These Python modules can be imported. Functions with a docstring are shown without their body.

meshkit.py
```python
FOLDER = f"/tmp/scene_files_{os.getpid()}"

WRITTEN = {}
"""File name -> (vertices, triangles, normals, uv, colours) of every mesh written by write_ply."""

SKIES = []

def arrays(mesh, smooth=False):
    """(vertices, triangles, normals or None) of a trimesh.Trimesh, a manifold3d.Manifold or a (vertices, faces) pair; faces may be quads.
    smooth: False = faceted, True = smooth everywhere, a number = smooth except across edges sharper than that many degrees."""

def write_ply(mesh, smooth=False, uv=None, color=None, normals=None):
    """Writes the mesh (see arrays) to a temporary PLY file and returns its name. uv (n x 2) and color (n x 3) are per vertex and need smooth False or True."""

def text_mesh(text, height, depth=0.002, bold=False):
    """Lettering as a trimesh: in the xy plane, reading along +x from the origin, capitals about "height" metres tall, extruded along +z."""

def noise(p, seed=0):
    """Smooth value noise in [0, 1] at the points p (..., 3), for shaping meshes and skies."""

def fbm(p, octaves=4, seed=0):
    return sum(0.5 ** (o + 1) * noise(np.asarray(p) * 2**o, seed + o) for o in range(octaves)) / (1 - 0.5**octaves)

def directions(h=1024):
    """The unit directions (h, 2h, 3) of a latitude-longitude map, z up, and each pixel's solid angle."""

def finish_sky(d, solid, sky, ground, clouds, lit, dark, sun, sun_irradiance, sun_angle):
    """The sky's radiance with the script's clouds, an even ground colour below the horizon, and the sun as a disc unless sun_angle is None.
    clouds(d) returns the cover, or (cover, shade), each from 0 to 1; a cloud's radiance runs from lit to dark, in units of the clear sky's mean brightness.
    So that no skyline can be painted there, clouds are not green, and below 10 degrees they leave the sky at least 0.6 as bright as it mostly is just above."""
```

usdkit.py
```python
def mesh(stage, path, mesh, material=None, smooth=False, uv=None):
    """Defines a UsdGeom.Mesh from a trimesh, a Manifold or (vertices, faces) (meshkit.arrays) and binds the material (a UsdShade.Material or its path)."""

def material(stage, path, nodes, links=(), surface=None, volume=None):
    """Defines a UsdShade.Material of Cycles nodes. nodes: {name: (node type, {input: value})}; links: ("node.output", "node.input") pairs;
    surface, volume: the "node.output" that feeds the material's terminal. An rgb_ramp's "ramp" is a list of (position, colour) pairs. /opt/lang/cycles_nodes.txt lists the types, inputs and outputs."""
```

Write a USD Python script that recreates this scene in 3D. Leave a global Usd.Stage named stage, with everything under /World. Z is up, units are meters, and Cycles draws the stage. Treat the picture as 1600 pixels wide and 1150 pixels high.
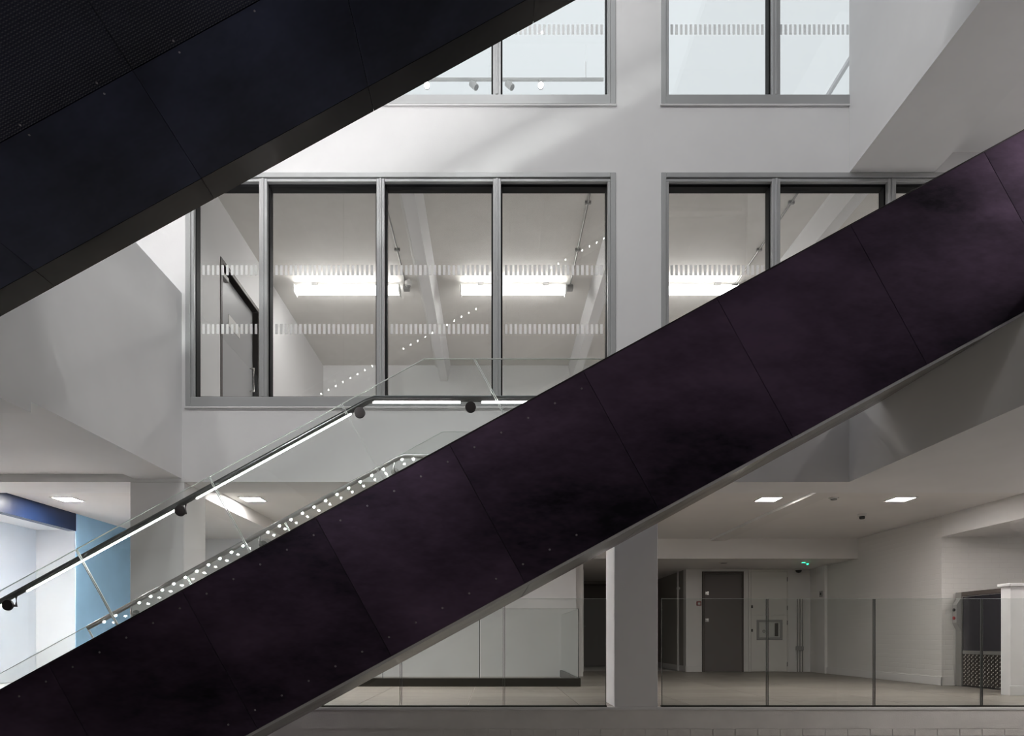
import math, random
import numpy as np, trimesh
from shapely.geometry import Polygon, LineString, box as sbox
from shapely.ops import split as shp_split
import usdkit, meshkit
from pxr import Usd, UsdGeom, UsdLux, UsdShade, Gf, Sdf

random.seed(7)
stage = Usd.Stage.CreateInMemory()
UsdGeom.SetStageUpAxis(stage, 'Z')
UsdGeom.SetStageMetersPerUnit(stage, 1.0)
UsdGeom.Xform.Define(stage, '/World')
UsdGeom.Scope.Define(stage, '/World/Looks')

# ------------------------------------------------------------------ camera, sky, exposure
F = 1067.0                      # focal length in pixels of a 1600 px wide frame (24 mm shift lens)
EYE = 0.69                      # eye height over the lower floor
D0 = 6.906                      # distance of the facade (y = 0) from the eye
S = F / D0
cam = UsdGeom.Camera.Define(stage, '/World/Camera')
cam.CreateFocalLengthAttr(24.0)
cam.CreateHorizontalApertureAttr(36.0)
cam.CreateVerticalApertureAttr(36.0 * 1150 / 1600)
cam.CreateHorizontalApertureOffsetAttr(28 / 1600 * 36.0)
cam.CreateVerticalApertureOffsetAttr(423 / 1600 * 36.0)
cam.AddTranslateOp().Set(Gf.Vec3d(0, -D0, EYE))
cam.AddRotateXOp().Set(90.0)
cam.CreateExposureAttr(0.62)

SKY = 0.69
dome = UsdLux.DomeLight.Define(stage, '/World/Sky')
UsdShade.MaterialBindingAPI.Apply(dome.GetPrim()).Bind(usdkit.material(stage, '/World/Looks/overcast_sky', {     # even overcast sky seen through the roof glazing
    'b': ('background_shader', {'color': (0.915, 0.955, 1.0), 'strength': SKY})}, [], surface='b.background'))

ADDED_ATRIUM = 200.0
ADDED_WASH = 1100.0
LAMP_DOWN = 165.0
LAMP_DOWN_DIM = 96.0
ADDED_GALLERY = 60.0
LAMP_TUBE = 14.0
LAMP_LED = 52.0
LAMP_SPOT = 60.0


def wx(px, r=1.0): return (px - 772.0) * r / S
def wz(py, r=1.0): return EYE + (998.0 - py) * r / S
def wy(r): return D0 * (r - 1.0)


# ------------------------------------------------------------------ materials
def mat(name, nodes, links, surface='p.BSDF'):
    return usdkit.material(stage, '/World/Looks/' + name, nodes, links, surface=surface)


def paint(name, col, rough=0.55, var=0.03, bump=0.12, scale=1.2):
    a = [min(1, c * (1 + var)) for c in col]; b = [c * (1 - var) for c in col]
    return mat(name, {
        'g': ('geometry', {}),
        'n': ('noise_texture', {'scale': scale, 'detail': 5.0, 'roughness': 0.6}),
        'r': ('rgb_ramp', {'ramp': [(0.3, b), (0.7, a)]}),
        'f': ('noise_texture', {'scale': 70.0, 'detail': 3.0}),
        'b': ('bump', {'strength': bump, 'distance': 0.004}),
        'p': ('principled_bsdf', {'roughness': rough, 'specular_ior_level': 0.3})},
        [('g.position', 'n.vector'), ('g.position', 'f.vector'), ('n.fac', 'r.fac'), ('r.color', 'p.base_color'),
         ('f.fac', 'b.height'), ('b.normal', 'p.normal')])


def plain(name, col, rough=0.5, metallic=0.0, spec=0.5, coat=0.0):
    return mat(name, {'p': ('principled_bsdf', {'base_color': col, 'roughness': rough, 'metallic': metallic,
                                                'specular_ior_level': spec, 'coat_weight': coat})}, [])


def emit(name, col, strength):
    return mat(name, {'e': ('emission', {'color': col, 'strength': strength})}, [], surface='e.emission')


def pane(name, tint, ior=1.45, rough=0.0):
    # a thin pane: both faces reflect as seen from the air
    return mat(name, {'t': ('transparent_bsdf', {'color': tint}), 'g': ('glossy_bsdf', {'color': (1, 1, 1), 'roughness': rough}),
                      'ge': ('geometry', {}), 'i': ('math', {'math_type': 'multiply_add', 'value2': 1.0 / ior - ior, 'value3': ior}),
                      'f': ('fresnel', {}), 'm': ('mix_closure', {})},
               [('ge.backfacing', 'i.value1'), ('i.value', 'f.IOR'), ('f.fac', 'm.fac'), ('t.BSDF', 'm.closure1'), ('g.BSDF', 'm.closure2')], surface='m.closure')


def steel(name, dark, light, rough, streak=(0.35, 2.2), bump=0.25):
    # hot rolled steel sheet: blotches of patina, long streaks, each sheet a little different
    return mat(name, {
        'g': ('texture_coordinate', {}), 'o': ('object_info', {}),
        'vm': ('vector_math', {'math_type': 'scale', 'scale': 0.45}), 'cx': ('combine_xyz', {}),
        'va': ('vector_math', {'math_type': 'add'}),
        'm': ('mapping', {'rotation': (0, 0.5, 0), 'scale': (streak[0], 1.0, streak[1])}),
        'n': ('noise_texture', {'scale': 1.1, 'detail': 5.0, 'roughness': 0.58}),
        'n2': ('noise_texture', {'scale': 22.0, 'detail': 4.0, 'roughness': 0.7}),
        'mx': ('math', {'math_type': 'multiply_add', 'value2': 0.16}),
        'r': ('rgb_ramp', {'ramp': [(0.40, dark), (0.76, light)]}),
        'rr': ('map_range', {'from_min': 0.3, 'from_max': 0.8, 'to_min': rough + 0.06, 'to_max': rough - 0.05}),
        'w': ('noise_texture', {'scale': 0.8, 'detail': 2.0}),
        'b': ('bump', {'strength': bump, 'distance': 0.02}),
        'p': ('principled_bsdf', {'metallic': 0.9})},
        [('o.random', 'cx.x'), ('o.random', 'cx.y'), ('cx.vector', 'vm.vector1'), ('g.object', 'va.vector1'), ('vm.vector', 'va.vector2'),
         ('va.vector', 'm.vector'), ('m.vector', 'n.vector'), ('m.vector', 'n2.vector'), ('g.object', 'w.vector'),
         ('n2.fac', 'mx.value1'), ('n.fac', 'mx.value3'), ('mx.value', 'r.fac'), ('r.color', 'p.base_color'),
         ('n.fac', 'rr.value'), ('rr.result', 'p.roughness'), ('w.fac', 'b.height'), ('b.normal', 'p.normal')])


WHITE = paint('white_paint', (0.80, 0.794, 0.80))
CEIL = paint('ceiling_paint', (0.79, 0.77, 0.755))
WARM = paint('room_paint', (0.74, 0.72, 0.71))
BEAMP = paint('beam_paint', (0.76, 0.74, 0.725))
LOWW = paint('lower_wall_paint', (0.78, 0.755, 0.735), var=0.06, bump=0.5, scale=2.5)
BRICK = paint('painted_brick', (0.77, 0.745, 0.72), var=0.07, bump=0.7, scale=9.0)
FLOORA = paint('atrium_floor', (0.46, 0.44, 0.42), var=0.05)
DARKW = paint('corridor_paint', (0.34, 0.32, 0.29))
NAVY = paint('navy_paint', (0.008, 0.020, 0.062), rough=0.35, bump=0.03)
SKYB = paint('light_blue_gloss', (0.36, 0.62, 0.88), rough=0.22, bump=0.02, var=0.10, scale=0.9)
FRAME = plain('frame_grey', (0.43, 0.435, 0.44), 0.42, 0.25)
BLACK = plain('black_gasket', (0.008, 0.008, 0.009), 0.6, 0.0, 0.2)
SILL = plain('bead_grey', (0.30, 0.29, 0.275), 0.6)
GLASS = pane('window_glass', (0.955, 0.962, 0.958), 1.5)
BALGLASS = pane('balustrade_glass', (0.94, 0.953, 0.946), 1.4)
EDGE = plain('polished_glass_edge', (0.84, 0.89, 0.87), 0.15, 0.0, 0.8)
JOINT = plain('glass_joint', (0.10, 0.105, 0.10), 0.3, 0.0, 0.6)
FILM = mat('frosted_film', {'d': ('diffuse_bsdf', {'color': (0.95, 0.95, 0.95)}), 't': ('translucent_bsdf', {'color': (0.98, 0.98, 0.98)}), 'm': ('mix_closure', {'fac': 0.6})},
           [('d.BSDF', 'm.closure1'), ('t.BSDF', 'm.closure2')], surface='m.closure')
PURPLE = steel('purple_black_steel', (0.0085, 0.0074, 0.0118), (0.110, 0.072, 0.122), 0.40, streak=(0.55, 1.2))
BLUEST = steel('blue_black_steel', (0.0055, 0.006, 0.0105), (0.030, 0.034, 0.066), 0.42, streak=(1.0, 0.3))
WOVEN = mat('woven_black_mesh', {
    'g': ('geometry', {}), 'm': ('mapping', {'rotation': (0, 0.5028, 0)}),
    'w': ('wave_texture', {'scale': 20.0, 'wave_type': 'bands', 'bands_direction': 'x', 'distortion': 0.0}),
    'w2': ('wave_texture', {'scale': 20.0, 'wave_type': 'bands', 'bands_direction': 'y'}), 'mu': ('math', {'math_type': 'multiply'}),
    'n': ('noise_texture', {'scale': 0.9, 'detail': 3.0}), 'r': ('rgb_ramp', {'ramp': [(0.35, (0.006, 0.0065, 0.011)), (0.7, (0.021, 0.023, 0.041))]}),
    'b': ('bump', {'strength': 0.6, 'distance': 0.004}), 'p': ('principled_bsdf', {'roughness': 0.5, 'metallic': 0.8})},
    [('g.position', 'm.vector'), ('m.vector', 'w.vector'), ('m.vector', 'w2.vector'), ('m.vector', 'n.vector'), ('n.fac', 'r.fac'), ('r.color', 'p.base_color'),
     ('w.fac', 'mu.value1'), ('w2.fac', 'mu.value2'), ('mu.value', 'b.height'), ('b.normal', 'p.normal')])
BAND = steel('bronze_black_steel', (0.020, 0.019, 0.019), (0.05, 0.046, 0.044), 0.22)
SOFFIT = steel('bright_soffit_steel', (0.22, 0.21, 0.19), (0.36, 0.34, 0.31), 0.30, bump=0.1)
SCREW = plain('screw_steel', (0.30, 0.28, 0.30), 0.3, 1.0)
RAIL = plain('brushed_rail', (0.20, 0.205, 0.21), 0.25, 1.0)
RAILB = plain('satin_rail', (0.55, 0.55, 0.55), 0.3, 1.0)
DISC = plain('dark_fixing', (0.03, 0.026, 0.027), 0.4, 0.5)
TREAD = plain('tread_stone', (0.22, 0.21, 0.20), 0.6)
LED = emit('led_white', (1.0, 0.985, 0.95), LAMP_LED)
LEDB = emit('led_point', (1.0, 0.985, 0.95), LAMP_LED * 1.2)
LEDC = emit('led_point_overhead', (1.0, 0.985, 0.95), LAMP_LED * 0.6)
TUBE = emit('tube_diffuser', (1.0, 0.985, 0.97), LAMP_TUBE)
DOWN = emit('downlight_lens', (1.0, 0.965, 0.94), LAMP_DOWN)
ADDED_GALL = emit('added_gallery_lens', (1.0, 0.95, 0.91), ADDED_GALLERY)
DOWND = emit('downlight_lens_dim', (1.0, 0.95, 0.91), LAMP_DOWN_DIM)
ADDED_HIGH = emit('added_high_bay_lens', (1.0, 0.99, 0.985), ADDED_ATRIUM)
ADDED_SPOT = emit('added_spot_lens', (1.0, 0.99, 0.98), ADDED_WASH)
SPOT = emit('spot_lens', (1.0, 0.98, 0.96), LAMP_SPOT)
GREEN = emit('green_indicator', (0.02, 1.0, 0.35), 3.0)
PLASTIC = plain('white_plastic', (0.72, 0.71, 0.69), 0.4)
GREYP = plain('grey_plastic', (0.32, 0.315, 0.31), 0.45)
DARKP = plain('dark_plastic', (0.03, 0.029, 0.028), 0.35)
REDP = plain('red_plastic', (0.28, 0.02, 0.02), 0.4)
DOORG = plain('door_dark_grey', (0.125, 0.108, 0.104), 0.45)
DOORL = plain('door_mid_grey', (0.40, 0.40, 0.41), 0.45)
DOORF = plain('door_frame_brown', (0.09, 0.075, 0.068), 0.5)
DOORW = plain('cupboard_white', (0.72, 0.70, 0.67), 0.5)
LIFTG = plain('lift_dark_glass', (0.035, 0.033, 0.04), 0.12)
CHEQ = plain('chequer_plate', (0.11, 0.095, 0.085), 0.35, 0.9)
CHEQS = plain('chequer_stud', (0.75, 0.71, 0.68), 0.3, 0.7)
CHROME = plain('satin_chrome', (0.72, 0.71, 0.69), 0.25, 1.0)
CONDUIT = plain('galvanised_conduit', (0.33, 0.325, 0.31), 0.35, 0.6)
SHOE = plain('black_base_channel', (0.028, 0.026, 0.02), 0.25, 0.6)
TILES = []
for i, (c0, c1) in enumerate((((0.23, 0.207, 0.18), (0.345, 0.312, 0.276)), ((0.21, 0.192, 0.166), (0.32, 0.29, 0.255)), ((0.25, 0.225, 0.195), (0.36, 0.328, 0.29)))):
    TILES.append(mat('timber_look_tile_%d' % i if i else 'timber_look_tile', {
        'g': ('geometry', {}), 'm': ('mapping', {'location': (i * 3.1, i * 1.7, 0), 'scale': (0.8, 9.0, 1.0)}),
        'n': ('noise_texture', {'scale': 2.0, 'detail': 7.0, 'roughness': 0.65, 'distortion': 0.6}),
        'r': ('rgb_ramp', {'ramp': [(0.3, c0), (0.7, c1)]}),
        'p': ('principled_bsdf', {'roughness': 0.42, 'specular_ior_level': 0.4})},
        [('g.position', 'm.vector'), ('m.vector', 'n.vector'), ('n.fac', 'r.fac'), ('r.color', 'p.base_color')]))
# shuttered concrete soffit: fine board marks that run away from the windows
SHUTTER = mat('board_marked_soffit', {
    'g': ('geometry', {}), 'sx': ('separate_xyz', {}),
    'k': ('math', {'math_type': 'multiply', 'value2': 5.2}), 'fr': ('math', {'math_type': 'fraction'}),
    'ln': ('math', {'math_type': 'less_than', 'value2': 0.035}),
    'n': ('noise_texture', {'scale': 2.2, 'detail': 8.0, 'roughness': 0.7}),
    'r': ('rgb_ramp', {'ramp': [(0.3, (0.66, 0.64, 0.61)), (0.7, (0.73, 0.71, 0.68))]}),
    'b': ('bump', {'strength': 0.35, 'distance': 0.004, 'invert': True}), 'ad': ('math', {'math_type': 'multiply_add', 'value2': 0.35}),
    'p': ('principled_bsdf', {'roughness': 0.6, 'specular_ior_level': 0.25})},
    [('g.position', 'sx.vector'), ('g.position', 'n.vector'), ('sx.x', 'k.value1'), ('k.value', 'fr.value1'), ('fr.value', 'ln.value1'),
     ('n.fac', 'r.fac'), ('r.color', 'p.base_color'), ('n.fac', 'ad.value1'), ('ln.value', 'ad.value3'), ('ad.value', 'b.height'), ('b.normal', 'p.normal')])
# painted brickwork too far away to pick the bricks apart
FARBRICK = mat('far_painted_brick', {
    'g': ('geometry', {}), 'sx': ('separate_xyz', {}), 'ay': ('math', {'math_type': 'add'}), 'c': ('combine_xyz', {}),
    'k': ('brick_texture', {'scale': 1.0, 'brick_width': 0.225, 'row_height': 0.075, 'mortar_size': 0.006, 'mortar_smooth': 0.3,
                            'color1': (1, 1, 1), 'color2': (1, 1, 1), 'mortar': (0, 0, 0)}),
    'b': ('bump', {'strength': 0.45, 'distance': 0.005}),
    'p': ('principled_bsdf', {'base_color': (0.73, 0.71, 0.685), 'roughness': 0.5})},
    [('g.position', 'sx.vector'), ('sx.x', 'ay.value1'), ('sx.y', 'ay.value2'), ('ay.value', 'c.x'), ('sx.z', 'c.y'),
     ('c.vector', 'k.vector'), ('k.color', 'b.height'), ('b.normal', 'p.normal')])


# ------------------------------------------------------------------ geometry helpers
def bx(x0, x1, y0, y1, z0, z1, c=0.0):
    x0, x1 = sorted((x0, x1)); y0, y1 = sorted((y0, y1)); z0, z1 = sorted((z0, z1))
    if c <= 0:
        m = trimesh.creation.box((x1 - x0, y1 - y0, z1 - z0)); m.apply_translation(((x0 + x1) / 2, (y0 + y1) / 2, (z0 + z1) / 2)); return m
    c = min(c, (x1 - x0) / 2.01, (y1 - y0) / 2.01, (z1 - z0) / 2.01)
    pts = []
    for sx in (0, 1):
        for sy in (0, 1):
            for sz in (0, 1):
                p = np.array([(x0, x1)[sx], (y0, y1)[sy], (z0, z1)[sz]]); d = np.array([(c, -c)[sx], (c, -c)[sy], (c, -c)[sz]])
                for k in range(3):
                    q = p + d; q[k] = p[k]; pts.append(q)
    return trimesh.Trimesh(*_hull(pts), process=False)


def _hull(pts):
    h = trimesh.convex.convex_hull(np.array(pts)); return h.vertices, h.faces


def cat(*ms):
    fl = []
    for m in ms: fl += m if isinstance(m, (list, tuple)) else [m]
    return trimesh.util.concatenate(fl)


def prism(poly, y0, y1):
    """A polygon of the x-z plane, extruded from y0 to y1."""
    geoms = getattr(poly, 'geoms', [poly]); out = []
    for g in geoms:
        m = trimesh.creation.extrude_polygon(g, abs(y1 - y0), engine='earcut')
        v = m.vertices.copy(); w = np.stack([v[:, 0], max(y0, y1) - v[:, 2], v[:, 1]], 1)
        out.append(trimesh.Trimesh(w, m.faces, process=False))
    return cat(out)


def P(*pts): return Polygon(pts)


def tube(pts, r, n=14, caps=True):
    pts = [np.array(p, float) for p in pts]; rings = []
    for i, p in enumerate(pts):
        d0 = pts[i] - pts[i - 1] if i else pts[1] - pts[0]
        d1 = pts[i + 1] - pts[i] if i < len(pts) - 1 else d0
        d0 = d0 / np.linalg.norm(d0); d1 = d1 / np.linalg.norm(d1)
        t = d0 + d1; t /= np.linalg.norm(t); k = 1 / max(0.5, float(np.dot(t, d0)))
        up = np.array([0, 0, 1.0]) if abs(t[2]) < 0.9 else np.array([0, 1.0, 0])
        a = np.cross(t, up); a /= np.linalg.norm(a); b = np.cross(a, t)
        rings.append([p + r * (math.cos(2 * math.pi * j / n) * a + k * math.sin(2 * math.pi * j / n) * b) for j in range(n)])
    v = np.array(rings).reshape(-1, 3); f = []
    for i in range(len(pts) - 1):
        for j in range(n):
            a, b = i * n + j, i * n + (j + 1) % n
            f += [(a, b, b + n), (a, b + n, a + n)]
    if caps:
        for i in (0, len(pts) - 1):
            c = len(v); v = np.vstack([v, pts[i]])
            f += [(c, i * n + (j + 1) % n, i * n + j) if i == 0 else (c, i * n + j, i * n + (j + 1) % n) for j in range(n)]
    m = trimesh.Trimesh(v, f, process=False); m.fix_normals(); return m


def lathe(profile, loc, axis='z', n=28):
    """profile: (radius, height) pairs, turned about an axis through loc."""
    m = trimesh.creation.revolve(np.array(profile), sections=n); v = m.vertices.copy()
    if axis == 'y': v = np.stack([v[:, 0], v[:, 2], -v[:, 1]], 1)
    if axis == '-y': v = np.stack([v[:, 0], -v[:, 2], v[:, 1]], 1)
    if axis == '-z': v = np.stack([v[:, 0], -v[:, 1], -v[:, 2]], 1)
    if axis == '-x': v = np.stack([-v[:, 2], v[:, 1], v[:, 0]], 1)
    m = trimesh.Trimesh(v + np.array(loc), m.faces, process=False); m.fix_normals(); return m


# ------------------------------------------------------------------ scene helpers
USED = set()
LOC = {}


def numbered(path):
    p, k = path, 0
    while p in USED:
        k += 1; p = '%s_%03d' % (path, k)
    USED.add(p); return p


def data(prim, label=None, cat_=None, group=None, kind=None):
    for k, v in (('label', label), ('category', cat_), ('group', group), ('kind', kind)):
        if v: prim.SetCustomDataByKey(k, v)


def thing(name, label=None, cat_=None, loc=(0, 0, 0), group=None, kind=None):
    p = numbered('/World/' + name)
    x = UsdGeom.Xform.Define(stage, p); x.AddTranslateOp().Set(Gf.Vec3d(*map(float, loc)))
    LOC[p] = np.array(loc, float); data(x.GetPrim(), label, cat_, group, kind); return p


def part(parent, name, mesh, material, label=None, kind=None, smooth=False):
    """A mesh given in world coordinates, stored relative to its thing."""
    p = numbered(parent + '/' + name)
    top = '/'.join(p.split('/')[:3]); off = LOC.get(top, np.zeros(3))
    v, f, _ = meshkit.arrays(mesh, False)
    m = usdkit.mesh(stage, p, trimesh.Trimesh(v - off, f, process=False), material, smooth=smooth)
    data(m.GetPrim(), label, None, None, kind); return p


def solo(name, mesh, material, label=None, cat_=None, group=None, kind=None, smooth=False):
    p = numbered('/World/' + name)
    m = usdkit.mesh(stage, p, mesh, material, smooth=smooth); data(m.GetPrim(), label, cat_, group, kind); return p


def copy(src, name, label, cat_, loc, group=None):
    p = numbered('/World/' + name)
    x = UsdGeom.Xform.Define(stage, p)
    x.GetPrim().GetReferences().AddInternalReference(src)
    x.GetPrim().SetInstanceable(True)
    x.GetPrim().GetAttribute('xformOp:translate').Set(Gf.Vec3d(*map(float, loc)))
    LOC[p] = np.array(loc, float)
    data(x.GetPrim(), label, cat_, group); return p


# ================================================================== THE BUILDING
LEFT, RIGHT = wx(284), wx(1327)               # the two gallery edges of the atrium
ST = 3.055                                    # storey height
SILL1, HEAD1 = wz(635), wz(270)
SILL2, HEAD2 = SILL1 + ST, HEAD1 + ST
FL1 = SILL1 + 0.012                           # first floor level of the rooms behind the glass
BEAMZ = wz(753)                               # underside of the first floor edge
WL0, WL1 = wx(290), wx(962)                   # left window band
WR0, WR1, WR1U = wx(1033), wx(1578), RIGHT + 0.45
ROOF = 10.3
XL, XR, YF = -8.6, 8.6, -10.2
FACADE_T = 0.24

# facade wall: a slab with the four window openings, on a deeper beam
outer = sbox(XL, BEAMZ, XR, ROOF)
for a, b, c, d in ((WL0, SILL1, WL1, HEAD1), (WR0, SILL1, WR1, HEAD1), (WL0, SILL2, WL1, HEAD2), (WR0, SILL2, WR1U, HEAD2)):
    outer = outer.difference(sbox(a, c if False else b, c, d))
w = thing('wall_back', 'white rendered facade wall with window bands at the back of the atrium', None, kind='structure')
part(w, 'wall_face', prism(outer, 0, FACADE_T), WHITE)
part(w, 'edge_beam', bx(XL, XR, FACADE_T, 0.52, BEAMZ, SILL1 - 0.02), WHITE)

# columns under the facade
for k, (a, b, lab) in enumerate(((203, 287, 'square white column at left behind the lit glass balustrade'), (960, 1028, 'square white column at the middle of the lower floor edge'))):
    solo('column', bx(wx(a), wx(b), 0.0, 0.52, 0.0, BEAMZ, 0.006), WHITE, lab, 'column', kind='structure')

# ground level room: floor, ceiling, walls
fl = thing('floor', 'floor of timber look tiles in the lower room', None, kind='structure')
part(fl, 'floor_slab', bx(XL, XR, 0.2, 10.5, -0.20, -0.006), LOWW)
tw, td = 1.16, 0.58
x0 = wx(730) - 4 * tw
for j in range(13):
    for i in range(11):
        a, b = x0 + i * tw, x0 + (i + 1) * tw
        if b > XR or a < XL: continue
        c, d = 0.06 + j * td, 0.06 + (j + 1) * td
        part(fl, 'floor_tile', bx(a + 0.003, b - 0.003, c + 0.0022, d - 0.0022, -0.006, 0.0, 0.0012), TILES[random.randrange(3)])
part(fl, 'slab_lip', bx(XL, XR, -0.012, 0.06, -0.03, 0.0, 0.004), WHITE)

CZ = wz(998 - 280)
CZL = wz(998 - 224)                            # lower soffit at the back
YB, YW = wy(1.79), wy(2.06)
ce = thing('ceiling', 'plastered ceiling of the lower room', None, kind='structure')
part(ce, 'ceiling_board', bx(XL, XR, 0.52, 10.5, CZ, CZ + 0.25), CEIL)
part(ce, 'downstand_beam', bx(wx(900, 1.79), wx(1345, 1.79), YB, YB + 0.3, CZL, CZ), BEAMP)
part(ce, 'lower_soffit', bx(wx(900, 1.79), wx(1345, 1.79), YB + 0.3, 10.5, CZL, CZ), BEAMP)
part(ce, 'ceiling_rib', bx(-574 / S, -524 / S, 0.52, YB, CZ - 0.17, CZ), BEAMP)
part(ce, 'ceiling_rib', bx(606 / S, 646 / S, 0.52, YB, CZ - 0.04, CZ), BEAMP)
XRW = 1018 / S
part(ce, 'side_soffit', bx(XRW, XR, 0.52, wy(1.455), wz(998 - 232), CZ), BEAMP)

solo('wall_right', bx(XRW, XR, wy(1.455), 10.5, 0.0, CZ), FARBRICK, 'painted brick side wall at the right of the lower room', None, kind='structure')
solo('trim_1', bx(XRW - 0.05, XRW, wy(1.955), wy(2.0), 0, CZL), WARM, 'pilaster on the right wall of the lower room', None, kind='structure')
solo('baseboard_right', cat(bx(XRW - 0.018, XRW, wy(1.455) - 0.018, wy(1.955), 0, 0.13, 0.004), bx(XRW - 0.018, wx(1493, 1.45), wy(1.455) - 0.018, wy(1.455), 0, 0.13, 0.004)), WARM,
     'white skirting along the right wall of the lower room', None, kind='structure')
# far wall of the lower room with the corridor opening left of the grey door
bw = thing('wall_far', 'far wall of the lower room with a dark corridor opening', None, kind='structure')
part(bw, 'wall_face', bx(4.0, XRW, YW, YW + 0.2, 0, CZL), WARM)
part(bw, 'wall_face', bx(1.25, 1.87, YW, YW + 0.2, 0, CZL), WARM)
part(bw, 'corridor_side', bx(4.0, 4.12, YW + 0.2, 10.3, 0, CZL), DARKW)
part(bw, 'corridor_side', bx(1.75, 1.87, YW + 0.2, 10.3, 0, CZL), DARKW)
part(bw, 'corridor_end', bx(1.87, 4.0, 10.2, 10.3, 0, CZL), DARKW)
part(bw, 'skirting', cat(bx(4.0, wx(1097, 2.06) - 0.01, YW - 0.016, YW, 0, 0.12, 0.003), bx(3.984, 4.0, YW, 10.2, 0, 0.12, 0.003)), WARM)
solo('wall_partition', bx(-6.2, wx(900, 1.79), YB, YB + 0.15, 0.0, CZ), WHITE, 'white partition wall behind the inner glass balustrade', None, kind='structure')
solo('trim_2', bx(wx(900, 1.79), wx(900, 1.79) + 0.15, YB + 0.15, YW, 0, CZL), WARM, 'return of the white partition beside the dark corridor', None, kind='structure')
# left side room and the blue wall
XB = -936 / S
solo('wall_blue', bx(XB - 0.012, XB, wy(1.433), wy(1.65), 0.0, CZ), SKYB, 'glossy light blue wall panel at the left behind the glass balustrade', None, kind='structure')
solo('trim_3', bx(XB - 0.12, XB, 0.52, wy(1.433) - 0.002, wz(998 - 241), CZ), NAVY, 'dark blue header over the opening at the left', None, kind='structure')
solo('wall_left', cat(bx(XL, XB - 0.012, wy(1.65), wy(1.65) + 0.12, 0, CZ), bx(XL, -1181 / S, 0.0, wy(1.65), 0, CZ)), WHITE, 'bright white walls of the side room at the left', None, kind='structure')
solo('wall_side_left', bx(XB, -6.2, wy(1.65), wy(1.65) + 0.12, 0, CZ) if XB < -6.2 else bx(-6.2, XB, YB, YB + 0.12, 0, CZ), WHITE, 'white wall end behind the blue panel', None, kind='structure')

# lower wall under the floor edge: render band above courses of painted bricks
lw = thing('wall_lower', 'painted brick wall with a rendered band below the lower floor edge', None, kind='structure')
ZB = wz(1138.5)
part(lw, 'render_band', bx(XL, XR, 0.0, 0.2, ZB, -0.03), LOWW)
part(lw, 'mortar_bed', bx(XL, XR, 0.008, 0.2, -1.0, ZB), LOWW)
pitch = 35.1 / S
for row in range(3):
    zt = ZB - 0.004 - row * 0.075
    for k in range(-16, 27):
        xc = wx(1254) + (k + 0.5 * (row % 2)) * pitch
        pr = random.uniform(-0.002, 0.002)
        part(lw, 'brick', bx(xc + 0.004, xc + pitch - 0.004, 0.0 + pr, 0.05, zt - 0.067, zt, 0.003), BRICK)

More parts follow.
